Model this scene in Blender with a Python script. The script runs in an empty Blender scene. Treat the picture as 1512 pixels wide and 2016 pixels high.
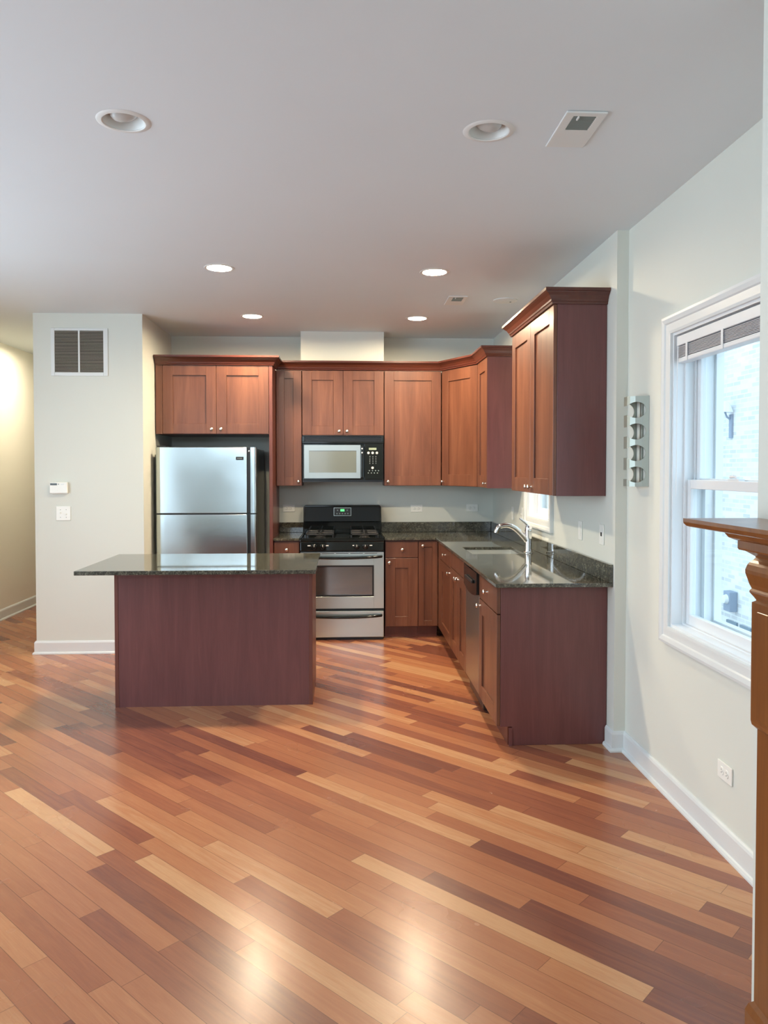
import bpy, bmesh, math, random
from mathutils import Vector, Matrix
random.seed(7)
scene = bpy.context.scene
COL = scene.collection
R = math.radians

# ------------------------------------------------------------------ camera
cam_d = bpy.data.cameras.new('camera')
cam = bpy.data.objects.new('camera', cam_d); COL.objects.link(cam)
cam.location = (0, 0, 1.54)
cam.rotation_euler = (R(90 - 1.5), 0, R(-2.873))
cam_d.sensor_fit = 'VERTICAL'; cam_d.sensor_height = 36.0
cam_d.lens = 1514.0 / 2016.0 * 36.0
cam_d.shift_y = -0.0230
cam_d.clip_start = 0.05; cam_d.clip_end = 200
scene.camera = cam

# ------------------------------------------------------------------ world, daylight, added fill lamps, exposure
SKY = 2.7
w = bpy.data.worlds.new('sky'); scene.world = w; w.use_nodes = True
bg = w.node_tree.nodes['Background']
bg.inputs[0].default_value = (0.70, 0.86, 1.0, 1); bg.inputs[1].default_value = SKY
scene.view_settings.view_transform = 'Standard'
try: scene.view_settings.look = 'None'
except Exception: pass
scene.view_settings.gamma = 1.0
scene.view_settings.use_curve_mapping = False
scene.view_settings.exposure = 0.32
LAMP = 560.0           # radiance of a lit ceiling lens
LAMP_COL = (1.0, 0.81, 0.56)
def portal(name, loc, rot, sx, sy):
    l = bpy.data.lights.new(name, 'AREA'); l.shape = 'RECTANGLE'; l.size = sx; l.size_y = sy
    l.cycles.is_portal = True
    o = bpy.data.objects.new(name, l); COL.objects.link(o); o.location = loc; o.rotation_euler = rot
portal('daylight_portal_rear', (-.83, -2.92, 1.5), (R(90), 0, 0), 1.0, 1.9)
FILL_RAD = 2.0             # radiance of the fill lamp added behind invented windows on the left
dl = bpy.data.lights.new('fill_left', 'AREA'); dl.shape = 'RECTANGLE'; dl.size = 2.15; dl.size_y = 4.6
dl.energy = FILL_RAD * 2.15 * 4.6 * math.pi; dl.color = (0.74, 0.885, 1.0)
dlo = bpy.data.objects.new('fill_left', dl); COL.objects.link(dlo); dlo.location = (-3.62, 2.7, 1.525); dlo.rotation_euler = (0, R(-90), 0)
portal('daylight_portal_side', (1.75, 3.05, 1.47), (0, R(90), 0), 1.4, 1.0)
portal('daylight_portal_sink', (1.75, 5.72, 1.65), (0, R(90), 0), 1.1, 0.8)
CY = scene.cycles
CY.max_bounces = 10; CY.diffuse_bounces = 6; CY.glossy_bounces = 5; CY.transparent_max_bounces = 12
CY.sample_clamp_indirect = 6.0
CY.caustics_reflective = False; CY.caustics_refractive = False

dr_ = bpy.data.lights.new('fill_rear_high', 'AREA'); dr_.shape = 'RECTANGLE'; dr_.size = 4.6; dr_.size_y = .42  # unseen lamp high behind the camera, added to brighten the kitchen
dr_.energy = 5.0 * 4.6 * .42 * math.pi; dr_.color = (0.74, 0.885, 1.0)
dro = bpy.data.objects.new('fill_rear_high', dr_); COL.objects.link(dro); dro.location = (-1.0, -2.93, 2.54); dro.rotation_euler = (R(90), 0, 0)
# ------------------------------------------------------------------ materials
def s2l(c):
    return tuple((v/255/12.92 if v/255 <= .04045 else ((v/255+.055)/1.055)**2.4) for v in c)
class NT:
    def __init__(s, name):
        s.m = bpy.data.materials.new(name); s.m.use_nodes = True
        s.t = s.m.node_tree; s.b = s.t.nodes['Principled BSDF']; s.out = s.t.nodes['Material Output']
    def n(s, typ, **kw):
        nd = s.t.nodes.new(typ)
        for k, v in kw.items(): setattr(nd, k, v)
        return nd
    def l(s, a, b): s.t.links.new(a, b)
    def math(s, op, a, b=None, c=None):
        nd = s.n('ShaderNodeMath', operation=op)
        for i, v in enumerate((a, b, c)):
            if v is None: continue
            if isinstance(v, (int, float)): nd.inputs[i].default_value = v
            else: s.l(v, nd.inputs[i])
        return nd.outputs[0]
    def mix(s, f, a, b, mode='MIX'):
        nd = s.n('ShaderNodeMix', data_type='RGBA', blend_type=mode)
        for i, v in ((0, f), (6, a), (7, b)):
            if isinstance(v, (int, float)): nd.inputs[i].default_value = v
            elif isinstance(v, tuple): nd.inputs[i].default_value = v if len(v) == 4 else v + (1,)
            else: s.l(v, nd.inputs[i])
        return nd.outputs[2]
    def ramp(s, f, stops):
        nd = s.n('ShaderNodeValToRGB'); e = nd.color_ramp.elements
        while len(e) < len(stops): e.new(0.5)
        for k, (p, c) in enumerate(stops): e[k].position = p; e[k].color = tuple(c) + (1,)
        s.l(f, nd.inputs[0]); return nd.outputs[0]
    def bump(s, h, strength, dist=0.01):
        nd = s.n('ShaderNodeBump'); nd.inputs['Strength'].default_value = strength
        nd.inputs['Distance'].default_value = dist; s.l(h, nd.inputs['Height'])
        s.l(nd.outputs[0], s.b.inputs['Normal'])
    def set(s, **k):
        for a, v in k.items():
            i = s.b.inputs[a.replace('_', ' ')]
            i.default_value = v
        return s
    def objco(s, scale=(1, 1, 1)):
        tc = s.n('ShaderNodeTexCoord'); mp = s.n('ShaderNodeMapping')
        mp.inputs['Scale'].default_value = scale; s.l(tc.outputs['Object'], mp.inputs[0]); return mp.outputs[0]
    def noise(s, vec, scale=5, detail=3, rough=.5, dist=0):
        nd = s.n('ShaderNodeTexNoise'); nd.inputs['Scale'].default_value = scale
        nd.inputs['Detail'].default_value = detail; nd.inputs['Roughness'].default_value = rough
        nd.inputs['Distortion'].default_value = dist
        s.l(vec, nd.inputs['Vector']); return nd.outputs[0]

def plain(name, col, rough=.5, metal=0, spec=.5, **k):
    t = NT(name); t.set(Base_Color=tuple(col) + (1,), Roughness=rough, Metallic=metal)
    t.b.inputs['Specular IOR Level'].default_value = spec
    for a, v in k.items(): t.b.inputs[a.replace('_', ' ')].default_value = v
    return t.m
def paint(name, col, rough=.55):
    t = NT(name); v = t.objco()
    n1 = t.noise(v, 1.3, 2); n2 = t.noise(v, 420, 2)
    c = t.mix(n1, tuple(x*.97 for x in col), tuple(min(1, x*1.02) for x in col))
    t.l(c, t.b.inputs['Base Color']); t.set(Roughness=rough)
    t.b.inputs['Specular IOR Level'].default_value = .25
    t.bump(n2, .04, .002); return t.m
def wood(name, dark, mid, light, rough=.36, coat=.12, scale=1.0, horiz=False):
    t = NT(name)
    v = t.objco((9*scale, 9*scale, .8*scale) if not horiz else (.8*scale, 9*scale, 9*scale))
    v2 = t.objco((70*scale, 70*scale, 2.0*scale) if not horiz else (2*scale, 70*scale, 70*scale))
    a = t.noise(v, 1.2, 5, .6, .8); f = t.noise(v2, 1.6, 4, .65)
    c = t.ramp(a, [(.28, dark), (.5, mid), (.75, light)])
    c = t.mix(t.math('MULTIPLY', f, .75), c, tuple(x*.55 for x in mid))
    t.l(c, t.b.inputs['Base Color']); t.set(Roughness=rough)
    t.b.inputs['Coat Weight'].default_value = coat; t.b.inputs['Coat Roughness'].default_value = .22
    t.bump(f, .05, .002); return t.m
def emit(name, col, strength):
    t = NT(name); t.set(Base_Color=(0, 0, 0, 1))
    t.b.inputs['Emission Color'].default_value = tuple(col) + (1,); t.b.inputs['Emission Strength'].default_value = strength
    return t.m

M = {}
M['wall'] = paint('wall_paint', (.70, .725, .665))
M['hall'] = paint('hall_paint', (.82, .79, .71))
M['ceil'] = paint('ceiling_paint', (.73, .80, .84))
M['trim'] = plain('white_trim', (.72, .755, .755), .35)
M['vinyl'] = plain('white_vinyl', (.77, .80, .82), .35)
M['white_plastic'] = plain('white_plastic', (.86, .87, .82), .35)
M['vent_white'] = plain('vent_white', (.74, .77, .76), .4)
M['vent_grey'] = plain('vent_grey', (.22, .26, .25), .5)
M['dark'] = plain('dark_void', (.012, .012, .012), .7)
M['filter'] = plain('dark_brown_filter', (.030, .025, .018), .9)  # dark brown sheet that shows in the gaps between grille louvers
M['door'] = wood('cherry_door', (.108, .036, .019), (.182, .066, .034), (.262, .104, .054))
M['panel'] = wood('cherry_veneer_panel', (.135, .042, .041), (.170, .056, .053), (.21, .072, .066), .36, .2, 1.6)
M['crown'] = wood('cherry_crown', (.070, .016, .010), (.105, .024, .013), (.14, .036, .018), .28, .35, 1.0, True)
M['carcass'] = wood('cherry_carcass', (.115, .030, .022), (.16, .045, .030), (.20, .06, .038))
M['mantel'] = wood('mantel_wood', (.16, .048, .010), (.24, .080, .015), (.30, .112, .024), .30, .25)
M['knob'] = plain('satin_nickel', (.80, .77, .72), .22, 1.0)
M['chrome'] = plain('chrome', (.86, .87, .88), .06, 1.0)
M['black_gloss'] = plain('black_enamel', (.008, .010, .010), .06, 0, .4)
M['black'] = plain('black_plastic', (.014, .014, .015), .28)
M['iron'] = plain('cast_iron', (.010, .010, .010), .34)
M['fridge_side'] = plain('fridge_side_black', (.022, .028, .022), .22)
M['rack'] = plain('brushed_rack_steel', (.38, .41, .37), .42, .8)
M['filter_tan'] = plain('tan_louver', (.42, .38, .32), .6)  # tan tone of the grille slats
M['oven_glass'] = plain('oven_glass', (.025, .032, .034), .10, 0, 1.0, IOR=2.1)
M['lens'] = emit('lit_lens', LAMP_COL, LAMP)
M['hall_lens'] = emit('hall_lens', (1.0, .86, .64), 340.0)
M['bulb'] = plain('frosted_bulb', (.55, .57, .56), .25)
M['lcd_green'] = emit('green_clock', (.10, .95, .20), 1.6)
M['lcd'] = plain('lcd_grey', (.33, .40, .28), .3)
M['legend'] = plain('white_print', (.75, .75, .72), .5)
M['blind'] = plain('blind_slats', (.46, .46, .50), .5)
M['concrete'] = paint('pier_stone', (.30, .36, .45), .8)
M['pink'] = paint('pier_stone_pink', (.42, .36, .40), .8)
M['groundm'] = paint('alley_concrete', (.42, .42, .41), .9)
M['bluegrey'] = plain('blue_grey_pane', (.20, .28, .34), .25)

def steel(name, col, rough, stretch=(1.5, 1.5, 120), wave=0.0):
    t = NT(name); v = t.objco(stretch); f = t.noise(v, 3, 3)
    t.set(Base_Color=tuple(col) + (1,), Metallic=1.0)
    r = t.math('MULTIPLY_ADD', f, .10, rough - .05); t.l(r, t.b.inputs['Roughness'])
    if wave:
        n = t.noise(t.objco((1, 1, 1)), 2.2, 1); t.bump(n, wave, .05)
    return t.m
M['steel'] = steel('stainless_steel', (.60, .69, .67), .30)
M['fridge_steel'] = steel('fridge_stainless', (.60, .685, .705), .20, (1.5, 1.5, 120), .10)
M['dw_steel'] = steel('dishwasher_stainless', (.40, .39, .36), .30)
M['mw_steel'] = steel('microwave_stainless', (.46, .50, .49), .34)
M['sink_steel'] = steel('sink_stainless', (.74, .76, .74), .34, (60, 2, 2))

def granite():
    t = NT('dark_granite'); v = t.objco((1, 1, 1))
    a = t.noise(v, 42, 6, .68, .6); b = t.noise(v, 120, 4, .7); c = t.noise(v, 9, 3, .6, 1.0)
    base = t.ramp(a, [(.28, (.016, .017, .014)), (.44, (.065, .066, .052)), (.58, (.155, .152, .12)), (.74, (.32, .31, .25))])
    sp = t.ramp(b, [(.44, (.35, .35, .35)), (.62, (1.35, 1.35, 1.25))])
    col = t.mix(1.0, base, sp, 'MULTIPLY'); col = t.mix(t.math('MULTIPLY', c, .45), col, (.055, .055, .045))
    t.l(col, t.b.inputs['Base Color']); t.set(Roughness=.045)
    t.b.inputs['Specular IOR Level'].default_value = .85
    return t.m
M['granite'] = granite()

def floor_mat():
    t = NT('brazilian_cherry_planks')
    g = t.n('ShaderNodeNewGeometry'); sp = t.n('ShaderNodeSeparateXYZ'); t.l(g.outputs['Position'], sp.inputs[0])
    x, y = sp.outputs[0], sp.outputs[1]
    u = t.math('MULTIPLY', t.math('SUBTRACT', x, y), .70711)
    v = t.math('MULTIPLY', t.math('ADD', x, y), .70711)
    W = .0815
    vr = t.math('DIVIDE', v, W); row = t.math('FLOOR', vr); fv = t.math('FRACT', vr)
    wn = t.n('ShaderNodeTexWhiteNoise', noise_dimensions='1D'); t.l(row, wn.inputs['W'])
    off = t.math('MULTIPLY', wn.outputs['Value'], 7.3)
    wn_l = t.n('ShaderNodeTexWhiteNoise', noise_dimensions='1D'); t.l(t.math('ADD', row, 31.7), wn_l.inputs['W'])
    L = t.math('MULTIPLY_ADD', wn_l.outputs['Value'], .65, .62)
    ur = t.math('DIVIDE', t.math('ADD', u, off), L); idx = t.math('FLOOR', ur); fu = t.math('FRACT', ur)
    cv = t.n('ShaderNodeCombineXYZ'); t.l(row, cv.inputs[0]); t.l(idx, cv.inputs[1])
    wp = t.n('ShaderNodeTexWhiteNoise', noise_dimensions='3D'); t.l(cv.outputs[0], wp.inputs['Vector'])
    rnd = wp.outputs['Value']
    gv = t.n('ShaderNodeCombineXYZ')
    t.l(t.math('MULTIPLY', u, 2.2), gv.inputs[0]); t.l(t.math('MULTIPLY', v, 30), gv.inputs[1])
    t.l(t.math('MULTIPLY', rnd, 37), gv.inputs[2])
    gr = t.noise(gv.outputs[0], 1.0, 5, .62, 1.1)
    gv2 = t.n('ShaderNodeCombineXYZ')
    t.l(t.math('MULTIPLY', u, 14), gv2.inputs[0]); t.l(t.math('MULTIPLY', v, 260), gv2.inputs[1]); t.l(rnd, gv2.inputs[2])
    gf = t.noise(gv2.outputs[0], 1.0, 3, .6)
    k = t.math('MULTIPLY_ADD', t.math('SUBTRACT', gr, .5), .45, rnd)
    col = t.ramp(k, [(.0, (.17, .060, .042)), (.16, (.265, .090, .052)), (.38, (.355, .130, .064)),
                     (.62, (.43, .172, .082)), (.80, (.50, .220, .102)), (.97, (.60, .330, .165))])
    col = t.mix(t.math('MULTIPLY', gf, .35), col, (.16, .048, .022))
    # grooves
    e1 = t.math('LESS_THAN', t.math('MINIMUM', fv, t.math('SUBTRACT', 1.0, fv)), .014)
    e2 = t.math('LESS_THAN', t.math('MULTIPLY', t.math('MINIMUM', fu, t.math('SUBTRACT', 1.0, fu)), L), .0011)
    e = t.math('MAXIMUM', e1, e2)
    col = t.mix(t.math('MULTIPLY', e, .55), col, (.05, .016, .008))
    t.l(col, t.b.inputs['Base Color'])
    wear = t.noise(t.objco(), 1.1, 4, .6)
    t.l(t.math('MULTIPLY_ADD', wear, .14, .19), t.b.inputs['Roughness'])
    t.b.inputs['Specular IOR Level'].default_value = .55
    t.b.inputs['Coat Weight'].default_value = .12; t.b.inputs['Coat Roughness'].default_value = .18
    h = t.math('MULTIPLY_ADD', gf, .04, t.math('SUBTRACT', t.math('MULTIPLY', rnd, .12), e))
    t.bump(h, .22, .0012)
    return t.m
M['floor'] = floor_mat()

def brick_mat():
    t = NT('overexposed_brick'); tc = t.n('ShaderNodeTexCoord')
    sp = t.n('ShaderNodeSeparateXYZ'); t.l(tc.outputs['Object'], sp.inputs[0])
    cb = t.n('ShaderNodeCombineXYZ'); t.l(sp.outputs[1], cb.inputs[0]); t.l(sp.outputs[2], cb.inputs[1])
    b = t.n('ShaderNodeTexBrick'); t.l(cb.outputs[0], b.inputs['Vector'])
    b.inputs['Scale'].default_value = 1.0; b.inputs['Brick Width'].default_value = .21; b.inputs['Row Height'].default_value = .068
    b.inputs['Mortar Size'].default_value = .009; b.inputs['Mortar Smooth'].default_value = .2
    b.inputs['Color1'].default_value = (.84, .85, .84, 1); b.inputs['Color2'].default_value = (.50, .53, .55, 1)  # brick tones lightened to stand in for overexposed daylight
    b.inputs['Mortar'].default_value = (.80, .84, .86, 1)
    n = t.noise(cb.outputs[0], 1.6, 4, .6)
    c = t.mix(t.math('MULTIPLY', n, .5), b.outputs['Color'], (.88, .89, .88))
    t.l(c, t.b.inputs['Base Color']); t.set(Roughness=.9); t.bump(b.outputs['Fac'], -.4, .01)
    return t.m
M['brick'] = brick_mat()

def glass():
    m = bpy.data.materials.new('window_glass'); m.use_nodes = True; t = m.node_tree
    t.nodes.remove(t.nodes['Principled BSDF']); o = t.nodes['Material Output']
    tr = t.nodes.new('ShaderNodeBsdfTransparent'); tr.inputs[0].default_value = (.93, .97, .98, 1)
    gl = t.nodes.new('ShaderNodeBsdfGlossy'); gl.inputs['Roughness'].default_value = .02
    mx = t.nodes.new('ShaderNodeMixShader'); mx.inputs[0].default_value = .06
    t.links.new(tr.outputs[0], mx.inputs[1]); t.links.new(gl.outputs[0], mx.inputs[2]); t.links.new(mx.outputs[0], o.inputs[0])
    return m
M['glass'] = glass()

# ------------------------------------------------------------------ mesh helpers
def nb(): return bmesh.new()
def bx(bm, x0, x1, y0, y1, z0, z1):
    vs = [bm.verts.new((x, y, z)) for x in (x0, x1) for y in (y0, y1) for z in (z0, z1)]
    for f in ((0, 1, 3, 2), (4, 6, 7, 5), (0, 4, 5, 1), (2, 3, 7, 6), (0, 2, 6, 4), (1, 5, 7, 3)):
        bm.faces.new([vs[i] for i in f])
    return bm
def prism(bm, pts, z0, z1):
    a = [bm.verts.new((p[0], p[1], z0)) for p in pts]; b = [bm.verts.new((p[0], p[1], z1)) for p in pts]
    n = len(pts); bm.faces.new(a[::-1]); bm.faces.new(b)
    for i in range(n): bm.faces.new((a[i], a[(i+1) % n], b[(i+1) % n], b[i]))
    return bm
def lathe(bm, prof, seg=32, M4=None, close=True):
    """prof (r, h) spun about local +Z; M4 places it"""
    M4 = M4 or Matrix(); rings = []
    for r, h in prof:
        if r < 1e-6: rings.append([bm.verts.new(M4 @ Vector((0, 0, h)))])
        else: rings.append([bm.verts.new(M4 @ Vector((r*math.cos(2*math.pi*i/seg), r*math.sin(2*math.pi*i/seg), h))) for i in range(seg)])
    for a, b in zip(rings, rings[1:]):
        for i in range(seg):
            j = (i+1) % seg
            if len(a) == 1 and len(b) == 1: continue
            if len(a) == 1: bm.faces.new((a[0], b[i], b[j]))
            elif len(b) == 1: bm.faces.new((a[i], b[0], a[j]))
            else: bm.faces.new((a[i], b[i], b[j], a[j]))
    return bm
def tube(bm, pts, rad, seg=16, caps=True):
    pts = [Vector(p) for p in pts]
    if isinstance(rad, (int, float)): rad = [rad]*len(pts)
    rings = []; up = None
    for i, p in enumerate(pts):
        d = (pts[min(i+1, len(pts)-1)] - pts[max(i-1, 0)]).normalized()
        if up is None: up = Vector((0, 0, 1)) if abs(d.z) < .9 else Vector((0, 1, 0))
        s = d.cross(up).normalized(); up = s.cross(d).normalized()
        rings.append([bm.verts.new(p + rad[i]*(math.cos(2*math.pi*k/seg)*s + math.sin(2*math.pi*k/seg)*up)) for k in range(seg)])
    for a, b in zip(rings, rings[1:]):
        for k in range(seg): bm.faces.new((a[k], a[(k+1) % seg], b[(k+1) % seg], b[k]))
    if caps: bm.faces.new(rings[0][::-1]); bm.faces.new(rings[-1])
    return bm
def sweep(bm, path, prof, closed=False, f=lambda a, b, h: (a, b, h)):
    """profile (offset to the right of travel, height) swept along a 2-D path with mitres"""
    P = [Vector(p) for p in path]; n = len(P); rings = []
    def nrm(a, b):
        d = (b - a).normalized(); return Vector((d.y, -d.x))
    for i in range(n):
        if closed or 0 < i < n-1:
            n1 = nrm(P[i-1], P[i]); n2 = nrm(P[i], P[(i+1) % n]); m = (n1 + n2); m = m / max(1e-6, (1 + n1.dot(n2)))
        elif i == 0: m = nrm(P[0], P[1])
        else: m = nrm(P[-2], P[-1])
        rings.append([bm.verts.new(f(P[i].x + m.x*o, P[i].y + m.y*o, h)) for o, h in prof])
    k = len(prof); rng = range(n) if closed else range(n-1)
    for i in rng:
        a, b = rings[i], rings[(i+1) % n]
        for j in range(k): bm.faces.new((a[j], a[(j+1) % k], b[(j+1) % k], b[j]))
    if not closed: bm.faces.new(rings[0]); bm.faces.new(rings[-1][::-1])
    return bm
def cells(bm, xs, ys, fill, z0, z1):
    """slab made of grid cells, so a hole can be left open"""
    V = {}
    def v(i, j, z):
        if (i, j, z) not in V: V[(i, j, z)] = bm.verts.new((xs[i], ys[j], z))
        return V[(i, j, z)]
    nx, ny = len(xs)-1, len(ys)-1
    F = {(i, j) for i in range(nx) for j in range(ny) if fill((xs[i]+xs[i+1])/2, (ys[j]+ys[j+1])/2)}
    for i, j in F:
        bm.faces.new((v(i, j, z1), v(i+1, j, z1), v(i+1, j+1, z1), v(i, j+1, z1)))
        bm.faces.new((v(i, j, z0), v(i, j+1, z0), v(i+1, j+1, z0), v(i+1, j, z0)))
        for (a, b, di, dj) in (((i, j), (i+1, j), 0, -1), ((i+1, j), (i+1, j+1), 1, 0), ((i+1, j+1), (i, j+1), 0, 1), ((i, j+1), (i, j), -1, 0)):
            if (i+di, j+dj) not in F:
                bm.faces.new((v(*a, z0), v(*b, z0), v(*b, z1), v(*a, z1)))
    return bm
def obj(name, bm, mat, parent=None, bevel=0, smooth=False, seg=2, loc=None):
    bmesh.ops.recalc_face_normals(bm, faces=bm.faces[:])
    me = bpy.data.meshes.new(name); bm.to_mesh(me); bm.free()
    o = bpy.data.objects.new(name, me); COL.objects.link(o)
    if loc: o.location = loc
    if mat: me.materials.append(M[mat] if isinstance(mat, str) else mat)
    if parent: o.parent = parent
    if smooth:
        for p in me.polygons: p.use_smooth = True
        try: me.set_sharp_from_angle(angle=R(38))
        except Exception: pass
    if bevel:
        b = o.modifiers.new('bevel', 'BEVEL'); b.width = bevel; b.segments = seg; b.limit_method = 'ANGLE'; b.angle_limit = R(40)
        b.harden_normals = False
    return o
def tag(o, label, cat, group=None):
    o['label'] = label; o['category'] = cat
    if group: o['group'] = group
    return o
def thing(name, label, cat, loc=(0, 0, 0), rz=0, group=None):
    o = bpy.data.objects.new(name, None); COL.objects.link(o); o.empty_display_size = .1
    o.location = loc; o.rotation_euler = (0, 0, rz); return tag(o, label, cat, group)
def struct(name, bm, mat, **k):
    o = obj(name, bm, mat, **k); o['kind'] = 'structure'; return o
def boolean_cut(o, cutters):
    for c in cutters:
        md = o.modifiers.new('cut', 'BOOLEAN'); md.operation = 'DIFFERENCE'; md.solver = 'EXACT'; md.object = c
    dg = bpy.context.evaluated_depsgraph_get()
    me = bpy.data.meshes.new_from_object(o.evaluated_get(dg))
    o.modifiers.clear(); old = o.data; o.data = me; bpy.data.meshes.remove(old)
    for c in cutters:
        d = c.data; bpy.data.objects.remove(c); bpy.data.meshes.remove(d)
def copy_tree(o, parent=None):
    c = o.copy(); COL.objects.link(c)
    if parent: c.parent = parent
    for ch in list(o.children): copy_tree(ch, c)
    return c

# ------------------------------------------------------------------ setting
ZC = 2.815
XK, XR = 1.457, 1.520          # kitchen right wall, living-room right wall
YB = 7.54                      # kitchen back wall
YJ = 4.085                     # jog in the right wall
struct('floor', bx(nb(), -3.6, 1.72, -2.9, 11.3, -.12, 0), 'floor')
ceiling = obj('ceiling', bx(nb(), -3.6, 1.72, -2.9, 11.3, ZC, ZC+.16), 'ceil'); ceiling['kind'] = 'structure'
CANS = [(-.812, 2.905), (.543, 2.918), (-.80, 4.975), (.58, 5.01), (-.778, 6.53), (.611, 6.55), (-3.02, 8.05)]
cut = []
for x, y in CANS:
    cut.append(obj('cut', lathe(nb(), [(0, -.02), (.080, -.02), (.080, .11), (0, .11)], 40), None, loc=(x, y, ZC)))
boolean_cut(ceiling, cut)
struct('wall_back', bx(nb(), -1.675, XK, YB, YB+.12, 0, ZC), 'wall')
struct('wall_left', bx(nb(), -2.56, -1.675, 6.48, 11.2, 0, ZC), 'wall')
b = nb()
bx(b, -3.60, -3.49, 5.0, 11.3, 0, ZC); bx(b, -3.60, -3.49, -2.9, .4, 0, ZC); bx(b, -3.60, -3.49, .4, 5.0, 0, .45); bx(b, -3.60, -3.49, .4, 5.0, 2.6, ZC)
struct('wall_hall', b, 'hall')
b = nb()
for y in (.4, 1.53, 2.66, 3.79, 4.92): bx(b, -3.57, -3.50, y, y+.08, .45, 2.6)
bx(b, -3.57, -3.50, .4, 5.0, 1.44, 1.50)
struct('added_window_left', b, 'vinyl')  # unseen window frame, invented to go with the left fill lamp
struct('wall_sky_block', bx(nb(), 1.52, 1.70, -12, 22, 3.0, 6.2), 'brick')  # unseen upper wall, added to cut the sky light on the alley brick
struct('wall_hall_end', bx(nb(), -3.49, -2.56, 11.2, 11.3, 0, ZC), 'hall')
def wall_hole(x0, x1, Y0, Y1, h):
    b = nb(); y0, y1, z0, z1 = h
    bx(b, x0, x1, Y0, y0, 0, ZC); bx(b, x0, x1, y1, Y1, 0, ZC); bx(b, x0, x1, y0, y1, 0, z0); bx(b, x0, x1, y0, y1, z1, ZC)
    return b
WIN = (2.56, 3.513, .80, 2.165)
SWN = (5.40, 6.045, 1.165, 2.20)
struct('wall_right', wall_hole(XR, 1.70, -2.9, YJ, WIN), 'wall')
struct('wall_kitchen_right', wall_hole(XK, 1.70, YJ, YB+.12, SWN), 'wall')
b = nb()
bx(b, -3.49, -1.32, -2.9, -2.75, 0, 2.32); bx(b, -.34, 1.52, -2.9, -2.75, 0, 2.32); bx(b, -1.32, -.34, -2.9, -2.75, 0, .60); bx(b, -1.32, -.34, -2.9, -2.75, 2.27, 2.32)
bx(b, -3.49, 1.52, -2.9, -2.75, 2.76, ZC); bx(b, -3.49, -3.3, -2.9, -2.75, 2.32, 2.76); bx(b, 1.3, 1.52, -2.9, -2.75, 2.32, 2.76)  # upper slot left open for the added rear fill lamp
struct('wall_rear', b, 'wall')
b = nb(); bx(b, -1.32, -1.26, -2.87, -2.78, .60, 2.27); bx(b, -.40, -.34, -2.87, -2.78, .60, 2.27); bx(b, -1.26, -.40, -2.87, -2.78, 1.47, 1.53)
struct('window_4', b, 'vinyl')
struct('wall_chimney', bx(nb(), 1.10, XR, .30, 2.0, 0, ZC), 'wall')
struct('wall_soffit', bx(nb(), -.415, .361, 7.225, YB, 2.532, ZC), 'wall')

BASE = [(0, 0), (.026, 0), (.026, .008), (.021, .017), (.014, .020), (.014, .094), (.010, .104), (.004, .110), (0, .110)]
struct('baseboard_left', sweep(nb(), [(-2.56, 11.19), (-2.56, 6.48), (-1.675, 6.48), (-1.675, 6.70)], BASE), 'trim')
struct('baseboard_hall', sweep(nb(), [(-3.49, -2.7), (-3.49, 11.19)], BASE), 'trim')
struct('baseboard_right', sweep(nb(), [(XK, 4.188), (XK, YJ), (XR, YJ), (XR, 2.0)], BASE), 'trim')

# --- windows of the right wall: casing, jamb, two sashes with glass
def make_window(name, x, o, cw, depth, near_casing=True, lock=True, meet=None):
    y0, y1, z0, z1 = o
    f = lambda a, b, h: (x - h, a, b)
    prof = [(0, .0005), (0, .014), (.012, .016), (cw*.55, .016), (cw*.62, .022), (cw*.85, .026), (cw, .024), (cw, .0005)]
    prof = [(o_, h) for o_, h in prof]
    # clockwise so the profile runs outward (right of travel = outside)
    cas = struct(name, sweep(nb(), [(y0, z0), (y1, z0), (y1, z1), (y0, z1)], prof, True, f), 'trim', smooth=False)
    jb = nb(); t = .012
    bx(jb, x-.001, 1.70, y0, y0+t, z0, z1); bx(jb, x-.001, 1.70, y1-t, y1, z0, z1)
    bx(jb, x-.001, 1.70, y0+t, y1-t, z0, z0+t); bx(jb, x-.001, 1.70, y0+t, y1-t, z1-t, z1)
    obj('jamb', jb, 'vinyl', cas)
    # outer frame with stepped tracks
    tr = nb()
    for k, (xa, xb, d) in enumerate(((x+depth-.012, x+depth, .012), (x+depth+.034, x+depth+.042, .014), (x+depth+.078, 1.70, .030), (1.70, 1.735, .045))):
        d += t*0
        bx(tr, xa, xb, y0, y0+t+d, z0, z1); bx(tr, xa, xb, y1-t-d, y1, z0, z1)
        bx(tr, xa, xb, y0+t+d, y1-t-d, z0, z0+t+d*.6); bx(tr, xa, xb, y0+t+d, y1-t-d, z1-t-d, z1)
    obj('outer_frame', tr, 'vinyl', cas)
    zm = meet or (z0+z1)/2
    def sash(nm, xs, a, c, sw=.042, rt=.042, rb=.042):
        s = nb(); ya, yb = y0+t+.002, y1-t-.002
        bx(s, xs, xs+.030, ya, ya+sw, a, c); bx(s, xs, xs+.030, yb-sw, yb, a, c)
        bx(s, xs, xs+.030, ya+sw, yb-sw, a, a+rb); bx(s, xs, xs+.030, ya+sw, yb-sw, c-rt, c)
        so = obj(nm, s, 'vinyl', cas, bevel=.003)
        obj('pane', bx(nb(), xs+.012, xs+.016, ya+sw-.004, yb-sw+.004, a+rb-.004, c-rt+.004), 'glass', so)
        return so
    low = sash('lower_sash', x+depth+.001, z0+t+.001, zm+.018, rb=.052)
    up = sash('upper_sash', x+depth+.043, zm-.018, z1-t-.001)
    return cas, low, up, zm
w2, low2, up2, zm2 = make_window('window_2', XR, WIN, .080, .062, meet=1.470)
lk = nb(); bx(lk, 1.586, 1.612, 3.03, 3.12, zm2+.0182, zm2+.026); tube(lk, [(1.598, 3.06, zm2+.03), (1.592, 3.08, zm2+.036), (1.588, 3.10, zm2+.034)], .007, 10)
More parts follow.
